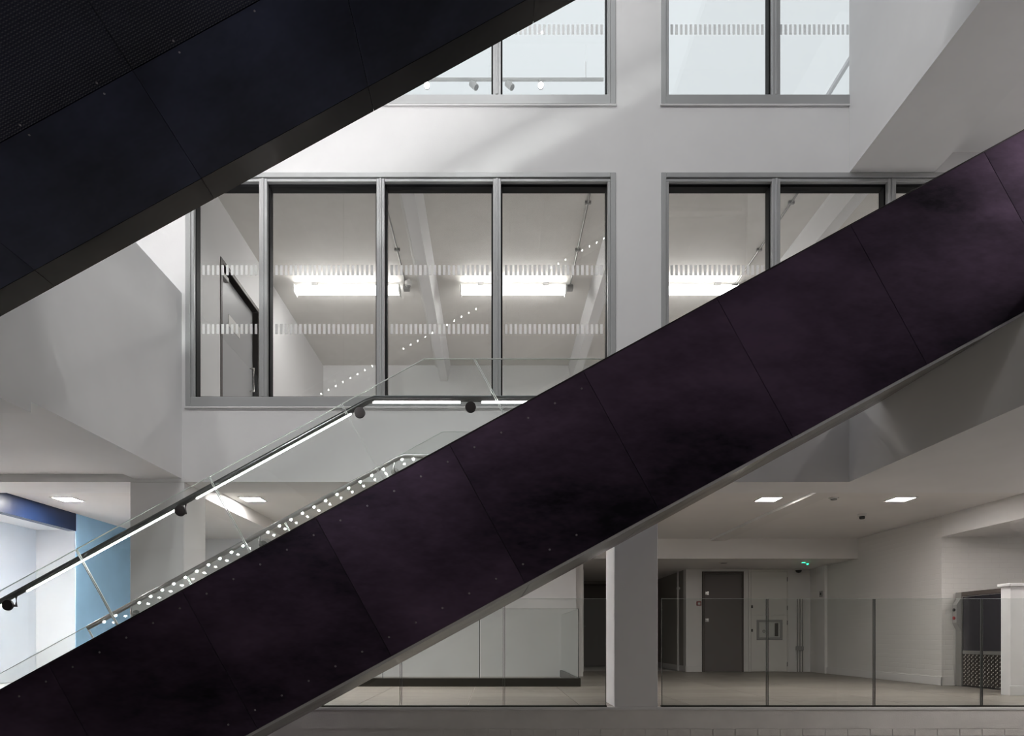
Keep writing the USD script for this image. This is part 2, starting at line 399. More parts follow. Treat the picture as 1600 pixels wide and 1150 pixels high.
# first floor room behind the glass
RX0, RX1, RY1 = LEFT + 0.01, XR, wy(1.82)
CZ1 = EYE + 778 / S
solo('floor_upper', bx(RX0, RX1, FACADE_T, RY1, FL1 - 0.2, FL1), LOWW, 'floor of the glazed room on the first floor', None, kind='structure')
c1 = thing('ceiling_upper', 'board marked concrete ceiling with ribs in the glazed room', None, kind='structure')
part(c1, 'ceiling_slab', bx(RX0, RX1, FACADE_T, RY1, CZ1, CZ1 + 0.2), SHUTTER)
for a, b, nm in ((-0.99, -0.85, 'left of the middle'), (1.42, 1.56, 'at the middle pier'), (3.85, 3.99, 'right of the pier'), (6.3, 6.44, 'at far right')):
    z0 = EYE + 733 / S
    solo('trim_4', prism(P((a, z0), (b, z0), (b + 0.05, CZ1), (a - 0.05, CZ1)), FACADE_T, RY1), WHITE, 'white concrete rib under the ceiling of the glazed room, %s' % nm, None, kind='structure')
solo('wall_upper_back', bx(RX0, RX1, RY1, RY1 + 0.15, FL1, CZ1), WHITE, 'white back wall of the glazed room', None, kind='structure')
# its left wall holds a door set back in a lining
dy0, dy1 = wy(1.144), wy(1.318)
dz1 = EYE + 672 / S
wl = thing('wall_upper_left', 'white left wall of the glazed room around the grey door', None, kind='structure')
part(wl, 'wall_face', bx(LEFT - 0.2, LEFT + 0.01, FACADE_T, dy0, FL1, CZ1), WHITE)
part(wl, 'wall_face', bx(LEFT - 0.2, LEFT + 0.01, dy1, RY1, FL1, CZ1), WHITE)
part(wl, 'wall_face', bx(LEFT - 0.2, LEFT + 0.01, dy0, dy1, dz1, CZ1), WHITE)
d1 = thing('door_1', 'grey door with a white notice in the left wall of the glazed room', None, kind='structure')
part(d1, 'door_frame', cat(bx(LEFT - 0.12, LEFT + 0.02, dy0 - 0.05, dy0, FL1, dz1 + 0.05, 0.004), bx(LEFT - 0.12, LEFT + 0.02, dy1, dy1 + 0.05, FL1, dz1 + 0.05, 0.004),
     bx(LEFT - 0.12, LEFT + 0.02, dy0, dy1, dz1, dz1 + 0.05, 0.004)), DOORF)
part(d1, 'door_leaf', bx(LEFT - 0.10, LEFT - 0.06, dy0 + 0.004, dy1 - 0.004, FL1, dz1 - 0.004, 0.003), DOORL)
part(d1, 'vision_strip', bx(LEFT - 0.061, LEFT - 0.055, dy0 + 0.03, dy0 + 0.16, FL1 + 0.1, dz1 - 0.12, 0.002), PLASTIC)
nz = FL1 + 1.50
part(d1, 'notice', bx(LEFT - 0.06, LEFT - 0.054, wy(1.197), wy(1.25), nz - 0.07, nz + 0.07, 0.001), PLASTIC)
part(d1, 'door_closer', bx(LEFT - 0.06, LEFT - 0.01, dy0 + 0.03, dy0 + 0.26, dz1 - 0.10, dz1 - 0.045, 0.006), GREYP)
part(d1, 'door_handle', cat(tube([(LEFT - 0.06, dy1 - 0.1, FL1 + 0.9), (LEFT - 0.01, dy1 - 0.1, FL1 + 0.9), (LEFT - 0.01, dy1 - 0.1, FL1 + 1.2), (LEFT - 0.06, dy1 - 0.1, FL1 + 1.2)], 0.01, 10)), CHROME)

# top storey room: overcast daylight through its glazed roof
T0 = FL1 + ST
CZ2 = EYE + 1253 / S
tr = thing('roof_glazing', 'glazed roof of the top storey room seen through its windows', None, kind='structure')
YT = 6.2
part(tr, 'roof_pane', bx(XL, XR, FACADE_T, YT, CZ2 + 0.06, CZ2 + 0.07), GLASS)
for xb in (-4.6, -2.2, 5.0, 7.4):
    part(tr, 'roof_bar', bx(xb - 0.025, xb + 0.025, FACADE_T, YT, CZ2, CZ2 + 0.06, 0.004), WHITE)
solo('wall_top_back', cat(bx(XL, XR, YT, YT + 0.15, T0, CZ2 + 0.1), bx(XL, XL + 0.1, FACADE_T, YT, T0, CZ2 + 0.1), bx(XR - 0.1, XR, FACADE_T, YT, T0, CZ2 + 0.1)), WHITE, 'white walls of the top storey room', None, kind='structure')
solo('floor_top', bx(XL, XR, FACADE_T, YT, T0 - 0.2, T0), WHITE, 'floor of the top storey room', None, kind='structure')

# galleries at both sides of the atrium
SOF = BEAMZ
FLG = SILL1                                    # gallery floor
gl = thing('gallery_left', 'white gallery edge with a solid parapet at the left of the atrium', 'gallery', kind='structure')
PARZ = wz(458)
yk = F / (1.484 * S) - D0                      # the soffit steps down here
part(gl, 'parapet', prism(Polygon([(0, 0), (1, 0), (1, 1), (0, 1)]), 0, 1) if False else bx(LEFT - 0.49, LEFT, yk, 0.0, EYE + 250 / S, FLG), WHITE)
part(gl, 'upstand', bx(LEFT - 0.12, LEFT, -2.56, 0.0, FLG, PARZ), WHITE)
part(gl, 'parapet', bx(LEFT - 0.49, LEFT, YF, yk, EYE + 238 / S, FLG), WHITE)
part(gl, 'gallery_slab', bx(XL, LEFT - 0.49, YF, 0.0, EYE + 257 / S, FLG), WHITE)
gr = thing('gallery_right', 'deep white gallery slab edge at the right below the purple stair', 'gallery', kind='structure')
part(gr, 'gallery_slab', bx(RIGHT, XR, YF, 0.0, SOF, FLG), WHITE)
gu = thing('gallery_upper', 'white upper gallery edge with parapet and beam at top right', 'gallery', kind='structure')
UZ = wz(270)
part(gu, 'edge_beam', bx(RIGHT, wx(1459), YF, 0.0, UZ, FLG + ST), WHITE)
part(gu, 'upstand', bx(RIGHT, RIGHT + 0.12, -2.56, 0.0, FLG + ST, FLG + ST + 1.13), WHITE)
part(gu, 'gallery_slab', bx(wx(1459), XR, YF, 0.0, wz(238), FLG + ST), WHITE)
# atrium shell
solo('floor_atrium', bx(XL, XR, YF, 0.0, -1.2, -1.0), FLOORA, 'floor of the atrium', None, kind='structure')
solo('wall_atrium_left', bx(XL - 0.2, XL, YF, 10.6, -1.2, ROOF), WHITE, 'outer left wall', None, kind='structure')
solo('wall_atrium_right', bx(XR, XR + 0.2, YF, 10.6, -1.2, ROOF), WHITE, 'outer right wall', None, kind='structure')
solo('wall_front', bx(XL - 0.2, XR + 0.2, YF - 0.2, YF, -1.2, ROOF), DARKW, 'grey front wall opposite the facade', None, kind='structure')
rf = thing('ceiling_atrium', 'atrium roof with a long rooflight', None, kind='structure')
RLX0, RLX1, RLY0, RLY1 = -2.6, 3.2, -5.4, -0.4
part(rf, 'roof_slab', cat(bx(XL, RLX0, YF, 0.24, ROOF, ROOF + 0.2), bx(RLX1, XR, YF, 0.24, ROOF, ROOF + 0.2),
     bx(RLX0, RLX1, YF, RLY0, ROOF, ROOF + 0.2), bx(RLX0, RLX1, RLY1, 0.24, ROOF, ROOF + 0.2)), WHITE)
part(rf, 'rooflight_pane', bx(RLX0, RLX1, RLY0, RLY1, ROOF + 0.1, ROOF + 0.11), GLASS)
solo('roof_outer', bx(XL, XR, YT + 0.15, 10.6, CZ1 + 0.2, CZ1 + 0.3), WHITE, 'flat roof behind the top storey', None, kind='structure')
solo('wall_outer_back', cat(bx(XL, XR, 10.5, 10.6, -0.2, CZ1 + 0.2), bx(XL, RX0 - 0.2, FACADE_T + 0.3, FACADE_T + 0.4, FL1, T0)), WHITE, 'outer back wall', None, kind='structure')


# ================================================================== WINDOWS
def film(x0, x1, zc, y):
    h, wd, pitch = 0.1035, 0.0262, 0.0489
    n = int((x1 - x0) / pitch); st = (x1 - x0 - (n - 1) * pitch - wd) / 2
    return [bx(x0 + st + i * pitch, x0 + st + i * pitch + wd, y - 0.0006, y, zc - h / 2, zc + h / 2) for i in range(n)]


def window(n, x0, x1, z0, z1, mull, rows, label, first=None):
    t = thing('window_%d' % n, label, None, kind='structure')
    fw, sb = 0.052, 0.095
    part(t, 'frame', cat(bx(x0, x0 + fw, -0.012, 0.05, z0, z1, 0.004), bx(x1 - fw, x1, -0.012, 0.05, z0, z1, 0.004),
                         bx(x0 + fw, x1 - fw, -0.012, 0.05, z1 - 0.05, z1, 0.004), bx(x0 + fw, x1 - fw, -0.012, 0.05, z0, z0 + sb, 0.004)), FRAME)
    part(t, 'frame_trim', cat(bx(x0 + fw, x1 - fw, 0.002, 0.05, z1 - 0.085, z1 - 0.056, 0.003), bx(x0 + fw, x0 + fw + 0.028, 0.002, 0.05, z0 + sb, z1 - 0.085, 0.003),
                              bx(x1 - fw - 0.028, x1 - fw, 0.002, 0.05, z0 + sb, z1 - 0.085, 0.003)), FRAME)
    part(t, 'sill_drip', bx(x0 - 0.01, x1 + 0.01, -0.02, 0.0, z0 - 0.022, z0 - 0.004, 0.003), WHITE)
    # black rebate behind the frame
    g = [bx(x0 + fw, x0 + fw + 0.034, 0.05, 0.15, z0, z1), bx(x1 - fw - 0.034, x1 - fw, 0.05, 0.15, z0, z1),
         bx(x0 + fw, x1 - fw, 0.05, 0.15, z1 - 0.11, z1), bx(x0 + fw, x1 - fw, 0.05, 0.15, z0, z0 + sb + 0.008)]
    for m in mull: g.append(bx(m - 0.056, m + 0.056, 0.05, 0.14, z0, z1))
    part(t, 'rebate', cat(g), BLACK)
    part(t, 'inner_bead', bx(x0 + fw, x1 - fw, 0.15, FACADE_T, z0, z0 + sb + 0.06), SILL)
    for m in mull:
        part(t, 'mullion', cat(bx(m - 0.041, m + 0.041, -0.004, 0.05, z0 + sb, z1 - 0.056, 0.004), bx(m - 0.012, m + 0.012, -0.014, 0.0, z0 + sb, z1 - 0.056, 0.004)), FRAME)
    edges = [x0 + fw + 0.03] + sum([[m - 0.05, m + 0.05] for m in mull], []) + [x1 - fw - 0.03]
    for k in range(0, len(edges), 2):
        a, b = edges[k], edges[k + 1]
        p = part(t, 'glass_pane', bx(a, b, 0.10, 0.108, z0 + sb, z1 - 0.10), GLASS)
        part(p, 'frosted_stripe_band', cat(*[film(a + 0.012, b - 0.012, zc, 0.0995) for zc in rows]), FILM, kind='stuff')


rg = 1 + 0.0995 / D0
zr1, zr2 = wz(514, rg), wz(422, rg)
window(1, WL0, WL1, SILL1, HEAD1, [wx(411), wx(594.5), wx(776.5)], [zr1, zr2], 'four pane grey framed window at middle left with frosted stripe bands')
window(2, WR0, WR1, SILL1, HEAD1, [wx(1213), wx(1394)], [zr1, zr2], 'grey framed window half hidden by the purple stair at the right')
window(3, WL0, WL1, SILL2, HEAD2, [wx(411), wx(594.5), wx(776.5)], [wz(46, rg)], 'bright grey framed window at top, left of the pier')
window(4, WR0, WR1U, SILL2, HEAD2, [wx(1213)], [wz(46, rg)], 'bright grey framed window at top, right of the pier')


# ================================================================== THE PURPLE STAIR
YA, YBK = -D0 + 4.60, -D0 + 6.35              # near and far side
M1 = 0.547
def top1(x): return EYE + 1.4755 + M1 * x
def bot1(x): return EYE + 0.2586 + 0.5445 * x
XE = RIGHT - 0.004
band = P((-4.4, bot1(-4.4)), (XE, bot1(XE)), (XE, top1(XE)), (-4.4 - 0.9, top1(-4.4 - 0.9))).intersection(sbox(-9, -1.0, 9, 9))
band = P((-5.3, bot1(-5.3)), (XE, bot1(XE)), (XE, top1(XE)), (-5.3, top1(-5.3))).intersection(sbox(-9, -0.998, 9, 9))
st = thing('purple_staircase', 'long straight staircase clad in purple black steel sheets rising to the right', 'staircase', (-1.0, (YA + YBK) / 2, -1.0))
A1 = math.atan(M1)


def cut_band(band, xs, top, m):
    """Cuts a sloping band square to its slope at the given places on its top edge."""
    out = [band]
    for x in xs:
        l = LineString([(x - m * 3, top(x) + 3), (x + m * 3, top(x) - 3)]); nxt = []
        for g in out: nxt += list(shp_split(g, l).geoms)
        out = nxt
    return sorted((g for g in out if g.area > 1e-4), key=lambda g: g.centroid.x)


def dome_screws(pts, y, r=0.0075, face=-1):
    b = trimesh.creation.icosphere(1, r); b.apply_scale((1, 0.45, 1)); out = []
    for x, z in pts:
        c = b.copy(); c.apply_translation((x, y, z)); out.append(c)
    return cat(out)


joints = [(75 + 209.0 * k - 772) / 231.96 for k in range(-3, 9)]
sheets = cut_band(band, joints, top1, M1)
stepx = 0.1805
for side, y0, y1, face in ((0, YA, YA + 0.012, -1), (1, YBK - 0.012, YBK, 1)):
    for k, g in enumerate(sheets):
        gg = g.buffer(-0.0018, join_style=2)
        p = part(st, 'cladding_sheet', prism(gg, y0, y1), PURPLE)
        pts = []
        for i in range(-32, 22):
            xt = wx(0) * 0 + (57 / 2.963 - 772) / 231.96 + i * stepx
            q = (xt + 0.045, top1(xt) - 0.088)
            if g.contains(__import__('shapely').geometry.Point(q)): pts.append(q)
            xb = xt + 0.07; q = (xb - 0.06, bot1(xb) + 0.105)
            if g.contains(__import__('shapely').geometry.Point(q)): pts.append(q)
        if pts: part(p, 'screw_heads', dome_screws(pts, y0 if face < 0 else y1), SCREW, kind='stuff', smooth=True)
    inner = band.buffer(-0.012, join_style=2)
    part(st, 'stringer', prism(inner, y0 + 0.013 if side == 0 else y1 - 0.045, y0 + 0.045 if side == 0 else y1 - 0.013), BLACK)
part(st, 'top_cap', prism(P((-5.3, top1(-5.3) - 0.004), (XE, top1(XE) - 0.004), (XE, top1(XE) + 0.004), (-5.3, top1(-5.3) + 0.004)), YA - 0.004, YA + 0.05), DISC)
# soffit plates under the flight
xs = -3.55
prev = xs
for x in [j + 0.55 for j in joints if xs < j + 0.55 < XE] + [XE]:
    a, b = prev + 0.002, x - 0.002
    part(st, 'soffit_plate', prism(P((a, bot1(a) - 0.012), (b, bot1(b) - 0.012), (b, bot1(b) - 0.002), (a, bot1(a) - 0.002)), YA + 0.004, YBK - 0.004), SOFFIT)
    prev = x
part(st, 'edge_flange', prism(P((xs, bot1(xs) - 0.022), (XE, bot1(XE) - 0.022), (XE, bot1(XE) - 0.001), (xs, bot1(xs) - 0.001)), YA - 0.001, YA + 0.004), RAILB, 'bright steel lip along the underside')

LAND = EYE + 0.755
n1 = 15; r1 = (LAND + 1.0) / n1; g1 = r1 / M1; xl = -0.845
for k in range(n1):
    z = -1.0 + r1 * (k + 1); xr_ = xl - g1 * (n1 - 1 - k)
    xe_ = xr_ + g1 if k < n1 - 1 else 0.80
    part(st, 'tread' if k < n1 - 1 else 'landing', bx(xr_ - 0.02, xe_, YA + 0.05, YBK - 0.05, z - 0.035, z, 0.004), TREAD)
    part(st, 'riser', bx(xr_, xr_ + 0.012, YA + 0.05, YBK - 0.05, z - r1, z - 0.035), TREAD)
n2 = 10; r2 = (FLG - LAND) / n2; g2 = r2 / M1
for k in range(n2):
    z = LAND + r2 * (k + 1); a = 0.80 + g2 * k; b = a + g2 if k < n2 - 1 else XE
    part(st, 'tread', bx(a - 0.01, b, YA + 0.05, YBK - 0.05, z - 0.033, z, 0.004), TREAD)
    part(st, 'riser', bx(a, a + 0.012, YA + 0.05, YBK - 0.05, z - r2, z - 0.033), TREAD)


# glass balustrades and lit handrails on both sides
def gtop(x): return min(EYE + 2.175 + M1 * x, EYE + 1.914) if x < 0.79 else EYE + 1.914 + M1 * (x - 0.79)
XK, XK2 = -0.477, 0.79
gpoly = P((-5.0, bot1(-5.0) + 0.35), (XK2, bot1(XK2) + 0.2), (XE - 0.02, bot1(XE) + 0.3), (XE - 0.02, EYE + 1.914 + M1 * (XE - 0.02 - XK2) - 0.01), (XK2, EYE + 1.914), (XK, EYE + 1.914), (-5.0, EYE + 2.175 - M1 * 5.0)).intersection(sbox(-9, -0.95, 9, 9))
gj = [(530 - 210.0 * k - 772) / 231.96 for k in range(-4, 4)]
def gt(x): return EYE + 2.175 + M1 * x if x < XK else gtop(x)
for side, yg, yr, rm, led in ((0, YA + 0.052, YA + 0.125, RAIL, LED), (1, YBK - 0.06, YBK - 0.135, RAILB, LEDB)):
    for g in cut_band(gpoly, gj, gt, M1):
        gg = g.buffer(-0.003, join_style=2)
        p = part(st, 'glass_panel', prism(gg, yg, yg + 0.012), BALGLASS)
        # polished edges: a bright arris along the outline above the cladding
        ring = gg.exterior; rim = gg.difference(gg.buffer(-0.0042, join_style=2))
        part(p, 'polished_edge', prism(rim, yg + 0.0005, yg + 0.0115), EDGE)
    zk = EYE + 1.66; xk = -0.845
    x_lo = -4.6 if side == 0 else -3.70
    def rz(x): return zk + M1 * (x - xk) if x < xk else zk
    pts = [(x_lo, yr, rz(x_lo)), (xk - 0.04, yr, rz(xk - 0.04)), (xk + 0.02, yr, zk + 0.002), (0.72, yr, zk), (0.80, yr, zk + 0.01), (3.3, yr, zk + 0.01 + M1 * 2.5)]
    hr = part(st, 'handrail', tube(pts, 0.0212, 18), rm, smooth=40)
    br = [(5 - 772) / 231.96, (277 - 772) / 231.96, (560 - 772) / 231.96, (735 - 772) / 231.96, 0.62]
    for x in br:
        if x < x_lo: continue
        zc = rz(x) - 0.085
        gy = yg if side == 0 else yg + 0.012
        d = -1 if side == 0 else 1
        b = cat(lathe([(0.0, 0.0), (0.036, 0.0), (0.038, 0.004), (0.036, 0.018), (0.0, 0.02)], (x, gy, zc), '-y' if d < 0 else 'y'),
                tube([(x, yg, zc), (x, yr, zc), (x, yr, rz(x) - 0.018)], 0.008, 10))
        part(hr, 'bracket', b, DISC if side == 0 else RAILB, smooth=40)
    gaps = br
    segs = []
    for a, b in zip([x_lo - 0.2] + [x + 0.075 for x in gaps], [x - 0.075 for x in gaps] + [0.72]):
        if b - a > 0.1 and b > x_lo: segs.append((max(a, x_lo + 0.15), b))
    for a, b in segs:
        if side == 0:
            nseg = [(a, min(b, xk - 0.05))] if a < xk else [(a, b)]
            for c, d in nseg:
                if d - c < 0.05: continue
                n = P((c, rz(c) - 0.029), (d, rz(d) - 0.029), (d, rz(d) - 0.0215), (c, rz(c) - 0.0215))
                part(hr, 'led_strip', prism(n, yr - 0.007, yr + 0.007), led)
        else:
            dots = []; x = a
            while x < b:
                s = trimesh.creation.icosphere(1, 0.012); s.apply_translation((x, yr, rz(x) - 0.026)); dots.append(s); x += 0.105
            part(hr, 'led_strip', cat(dots), led)

# ================================================================== THE BLUE BLACK STAIR OVERHEAD
Y2A, Y2B = -D0 + 2.64, -D0 + 4.30
M2 = 0.55
def bot2(x): return EYE + 3.74 + M2 * x
XS = LEFT + 0.006
XT = 2.30
s2 = thing('blue_staircase', 'dark blue black steel staircase overhead at top left, seen from below', 'staircase', (0, (Y2A + Y2B) / 2, bot2(0)))
yw, yp = -D0 + 3.326, -D0 + 4.11
j2 = [-1.762 + 1.004 * k for k in range(-2, 5)]
cuts = [XS] + [x for x in j2 if XS < x < XT] + [XT]
for a, b in zip(cuts, cuts[1:]):
    a, b = a + 0.0014, b - 0.0014
    def sl(lo, hi): return P((a, bot2(a) + lo), (b, bot2(b) + lo), (b, bot2(b) + hi), (a, bot2(a) + hi))
    part(s2, 'edge_plate', prism(sl(0, 0.012), yp + 0.002, Y2B), BAND, 'glossy bronze black plate along the lower edge')
    part(s2, 'soffit_sheet', prism(sl(0, 0.012), yw + 0.003, yp - 0.002), BLUEST)
    p = part(s2, 'woven_sheet', prism(sl(0, 0.012), Y2A, yw - 0.003), WOVEN)
    sc = []
    for i in range(60):
        x = -2.66 + i * 0.37
        for yy, dx in ((yw - 0.03, 0), (yw + 0.035, 0.0), (yw - 0.5, 0.05)):
            if a + 0.02 < x + dx < b - 0.02: sc.append((x + dx, yy))
    bl = trimesh.creation.icosphere(1, 0.0062); bl.apply_scale((1, 1, 0.5)); o = []
    for x, y in sc:
        c = bl.copy(); c.apply_translation((x, y, bot2(x))); o.append(c)
    if o: part(p, 'screw_heads', cat(o), SCREW, kind='stuff', smooth=True)
for yA_, yB_, nm in ((Y2A, Y2A + 0.03, 'cladding'), (Y2B - 0.03, Y2B, 'cladding')):
    for a, b in zip(cuts, cuts[1:]):
        part(s2, 'cladding_sheet', prism(P((a + 0.002, bot2(a) + 0.013), (b - 0.002, bot2(b) + 0.013), (b - 0.002, bot2(b) + 1.0), (a + 0.002, bot2(a) + 1.0)), yA_, yB_), BLUEST)
    part(s2, 'cladding_sheet', prism(P((XT + 0.002, bot2(XT) + 0.013), (RIGHT - 0.006, bot2(XT) + 0.10), (RIGHT - 0.006, bot2(XT) + 1.0), (XT + 0.002, bot2(XT) + 1.0)), yA_, yB_), BLUEST)
part(s2, 'backing_plate', prism(P((XS, bot2(XS) + 0.0125), (XT, bot2(XT) + 0.0125), (XT, bot2(XT) + 0.03), (XS, bot2(XS) + 0.03)), Y2A + 0.03, Y2B - 0.0005), BLACK)
n3 = 19; r3 = ST / n3; g3 = r3 / M2
for k in range(n3):
    z = FLG + r3 * (k + 1); a = -2.98 + g3 * k; b = a + g3 if k < n3 - 1 else RIGHT - 0.006
    part(s2, 'tread', bx(a - 0.01, b, Y2A + 0.035, Y2B - 0.035, z - 0.033, z, 0.004), TREAD)
    part(s2, 'riser', bx(a, a + 0.012, Y2A + 0.035, Y2B - 0.035, z - r3, z - 0.033), TREAD)

for yg, yr in ((Y2B - 0.052, Y2B - 0.13), (Y2A + 0.04, Y2A + 0.13)):
    for a, b in zip(cuts, cuts[1:]):
        gg = P((a + 0.006, bot2(a) + 0.7), (b - 0.006, bot2(b) + 0.7), (b - 0.006, bot2(b) + 1.30), (a + 0.006, bot2(a) + 1.30))
        p = part(s2, 'glass_panel', prism(gg, yg, yg + 0.012), BALGLASS)
        part(p, 'polished_edge', prism(gg.difference(gg.buffer(-0.0042, join_style=2)), yg + 0.0005, yg + 0.0115), EDGE)
    def rz2(x): return bot2(x) + 1.19
    hr = part(s2, 'handrail', tube([(XS + 0.1, yr, rz2(XS + 0.1)), (XT, yr, rz2(XT)), (RIGHT - 0.02, yr, rz2(XT))], 0.0212, 16), RAIL, smooth=40)
    for k, x in enumerate(np.arange(-2.7, 2.2, 1.29)):
        part(hr, 'bracket', tube([(x, yg + 0.006, rz2(x) - 0.08), (x, yr, rz2(x) - 0.08), (x, yr, rz2(x) - 0.018)], 0.009, 10), RAILB, smooth=40)
        dots = []
        for q in np.arange(x + 0.1, x + 1.2, 0.105):
            d = trimesh.creation.icosphere(1, 0.012); d.apply_translation((q, yr, rz2(q) - 0.026)); dots.append(d)
        part(hr, 'led_strip', cat(dots), LEDC)

# ================================================================== GLASS BALUSTRADES OF THE LOWER FLOOR
def balustrade(name, label, xs, y, z0, ztop, shoe_h, base):
    t = thing(name, label, 'balustrade', ((xs[0] + xs[-1]) / 2, y, z0))
    for a, b in zip(xs, xs[1:]):
        p = part(t, 'glass_panel', bx(a + 0.006, b - 0.006, y - 0.008, y + 0.008, z0 + 0.004, ztop), BALGLASS)
        part(p, 'polished_edge', bx(a + 0.006, b - 0.006, y - 0.0075, y + 0.0075, ztop - 0.0025, ztop), EDGE)
        part(p, 'side_edge', cat(bx(a + 0.006, a + 0.011, y - 0.0075, y + 0.0075, z0 + 0.01, ztop - 0.004), bx(b - 0.011, b - 0.006, y - 0.0075, y + 0.0075, z0 + 0.01, ztop - 0.004)), JOINT)
    part(t, 'base_channel', bx(xs[0], xs[-1], y - 0.02, y + 0.02, z0, z0 + shoe_h, 0.002), base)
    return t


GT = wz(935)
balustrade('glass_balustrade', 'frameless glass balustrade along the floor edge right of the middle column', [wx(v) for v in (1033.5, 1200, 1367.5, 1536, 1704, 1872)], 0.02, 0.0, GT, 0.014, SHOE)
balustrade('glass_balustrade', 'frameless glass balustrade along the floor edge left of the middle column', [wx(v) for v in (304, 465, 626, 787.5, 948.5)], 0.02, 0.0, GT, 0.014, SHOE)
yi = wy(1.43)
t = thing('stairwell_balustrade', 'inner glass balustrade with a black base in front of the white partition', 'balustrade', (0, yi, 0))
xi = 190 / S
for a, b in ((-4.4, -3.0), (-3.0, -1.6), (-1.6, -0.2), (-0.2, xi)):
    p = part(t, 'glass_panel', bx(a + 0.004, b - 0.004, yi - 0.008, yi + 0.008, 0.12, 174 / S), BALGLASS)
    part(p, 'polished_edge', cat(bx(a + 0.004, b - 0.004, yi - 0.0075, yi + 0.0075, 174 / S - 0.004, 174 / S), bx(b - 0.014, b - 0.004, yi - 0.0075, yi + 0.0075, 0.12, 174 / S - 0.004)), JOINT)
p = part(t, 'glass_panel', bx(xi - 0.016, xi, yi + 0.012, YB - 0.01, 0.12, 174 / S), BALGLASS)
part(p, 'polished_edge', bx(xi - 0.015, xi - 0.001, yi + 0.012, YB - 0.01, 174 / S - 0.004, 174 / S), EDGE)
part(t, 'base_channel', cat(bx(-4.4, xi + 0.02, yi - 0.03, yi + 0.03, 0.0, 0.12, 0.004), bx(xi - 0.04, xi + 0.02, yi + 0.03, YB - 0.004, 0.0, 0.12, 0.004)), SHOE, 'black base channel')

# ================================================================== DOORS AND FITTINGS OF THE LOWER ROOM
R = 2.06
d2 = thing('door_2', 'dark grey flush door in the far wall of the lower room', None, (wx(1130, R), YW, 0), kind='structure')
a, b, zt = wx(1097, R), wx(1161.5, R), wz(893, R)
part(d2, 'door_frame', cat(bx(a, a + 0.05, YW - 0.03, YW, 0, zt, 0.004), bx(b - 0.035, b, YW - 0.03, YW, 0, zt, 0.004), bx(a + 0.05, b - 0.035, YW - 0.03, YW, zt - 0.045, zt, 0.004)), DOORF)
lf = part(d2, 'door_leaf', bx(a + 0.053, b - 0.038, YW - 0.02, YW, 0.006, zt - 0.048, 0.003), DOORG)
for zc in (wz(927, R), wz(969, R)):
    part(lf, 'lock_plate', cat(bx(wx(1101.5, R), wx(1107, R), YW - 0.028, YW - 0.02, zc - 0.035, zc + 0.035, 0.003), lathe([(0, 0), (0.016, 0), (0.016, 0.02), (0, 0.022)], (wx(1104, R), YW - 0.026, zc), '-y', 14)), CHROME)
cb = thing('riser_cupboard', 'white two door service cupboard beside the dark grey door', 'cupboard', (wx(1200, R), YW, 0))
a, b, zt, zm = wx(1169, R), wx(1231, R), wz(890, R), wz(961.5, R)
part(cb, 'cupboard_frame', cat(bx(a, a + 0.045, YW - 0.03, YW, 0, zt, 0.003), bx(b - 0.02, b, YW - 0.03, YW, 0, zt, 0.003), bx(a + 0.045, b - 0.02, YW - 0.03, YW, zt - 0.05, zt, 0.003)), DOORW)
for z0, z1, zl in ((0.01, zm - 0.004, wz(985, R)), (zm + 0.004, zt - 0.053, wz(948, R))):
    dr = part(cb, 'cupboard_door', bx(a + 0.05, b - 0.024, YW - 0.025, YW, z0, z1, 0.003), DOORW)
    part(dr, 'latch', bx(a + 0.055, a + 0.09, YW - 0.034, YW - 0.025, zl - 0.03, zl + 0.03, 0.004), DARKP)
    for zh in (z0 + 0.15, z1 - 0.15):
        part(dr, 'hinge', tube([(b - 0.022, YW - 0.03, zh - 0.045), (b - 0.022, YW - 0.03, zh + 0.045)], 0.007, 8), DARKP)
na, nb, nz0, nz1 = wx(1181.5, R), wx(1221.5, R), wz(1000, R), wz(968.5, R)
nt = thing('inlet_box', 'grey framed glazed inlet box on the lower cupboard door', 'box', ((na + nb) / 2, YW - 0.025, nz0))
part(nt, 'box_frame', cat(bx(na, nb, YW - 0.045, YW - 0.0255, nz0, nz0 + 0.05, 0.004), bx(na, nb, YW - 0.045, YW - 0.0255, nz1 - 0.05, nz1, 0.004), bx(na, na + 0.05, YW - 0.045, YW - 0.0255, nz0 + 0.05, nz1 - 0.05, 0.004), bx(nb - 0.05, nb, YW - 0.045, YW - 0.0255, nz0 + 0.05, nz1 - 0.05, 0.004)), GREYP)
part(nt, 'backing', bx(na + 0.05, nb - 0.05, YW - 0.030, YW - 0.0255, nz0 + 0.05, nz1 - 0.05), PLASTIC)
part(nt, 'inlet', lathe([(0, 0), (0.035, 0), (0.035, 0.006), (0.02, 0.009), (0, 0.009)], (na + 0.15, YW - 0.0301, (nz0 + nz1) / 2 - 0.03), '-y', 16), CHROME)
part(nt, 'inlet', bx(nb - 0.16, nb - 0.085, YW - 0.038, YW - 0.0301, nz0 + 0.08, nz1 - 0.07, 0.003), DOORF)
part(nt, 'glass_pane', bx(na + 0.05, nb - 0.05, YW - 0.043, YW - 0.0405, nz0 + 0.05, nz1 - 0.05), GLASS)
cp = thing('fire_call_point', 'small red fire alarm call point left of the dark grey door', 'alarm', (wx(1091.5, R), YW, wz(943, R)))
x, z = wx(1091.5, R), wz(943, R)
part(cp, 'housing', bx(x - 0.045, x + 0.045, YW - 0.04, YW, z - 0.045, z + 0.045, 0.006), REDP)
part(cp, 'break_panel', bx(x - 0.028, x + 0.028, YW - 0.043, YW - 0.04, z - 0.025, z + 0.02, 0.001), PLASTIC)
cd = thing('conduit_run', 'three vertical conduits with a junction box right of the white cupboard', 'conduit', (wx(1250, R), YW, 0))
zj = wz(1013, R)
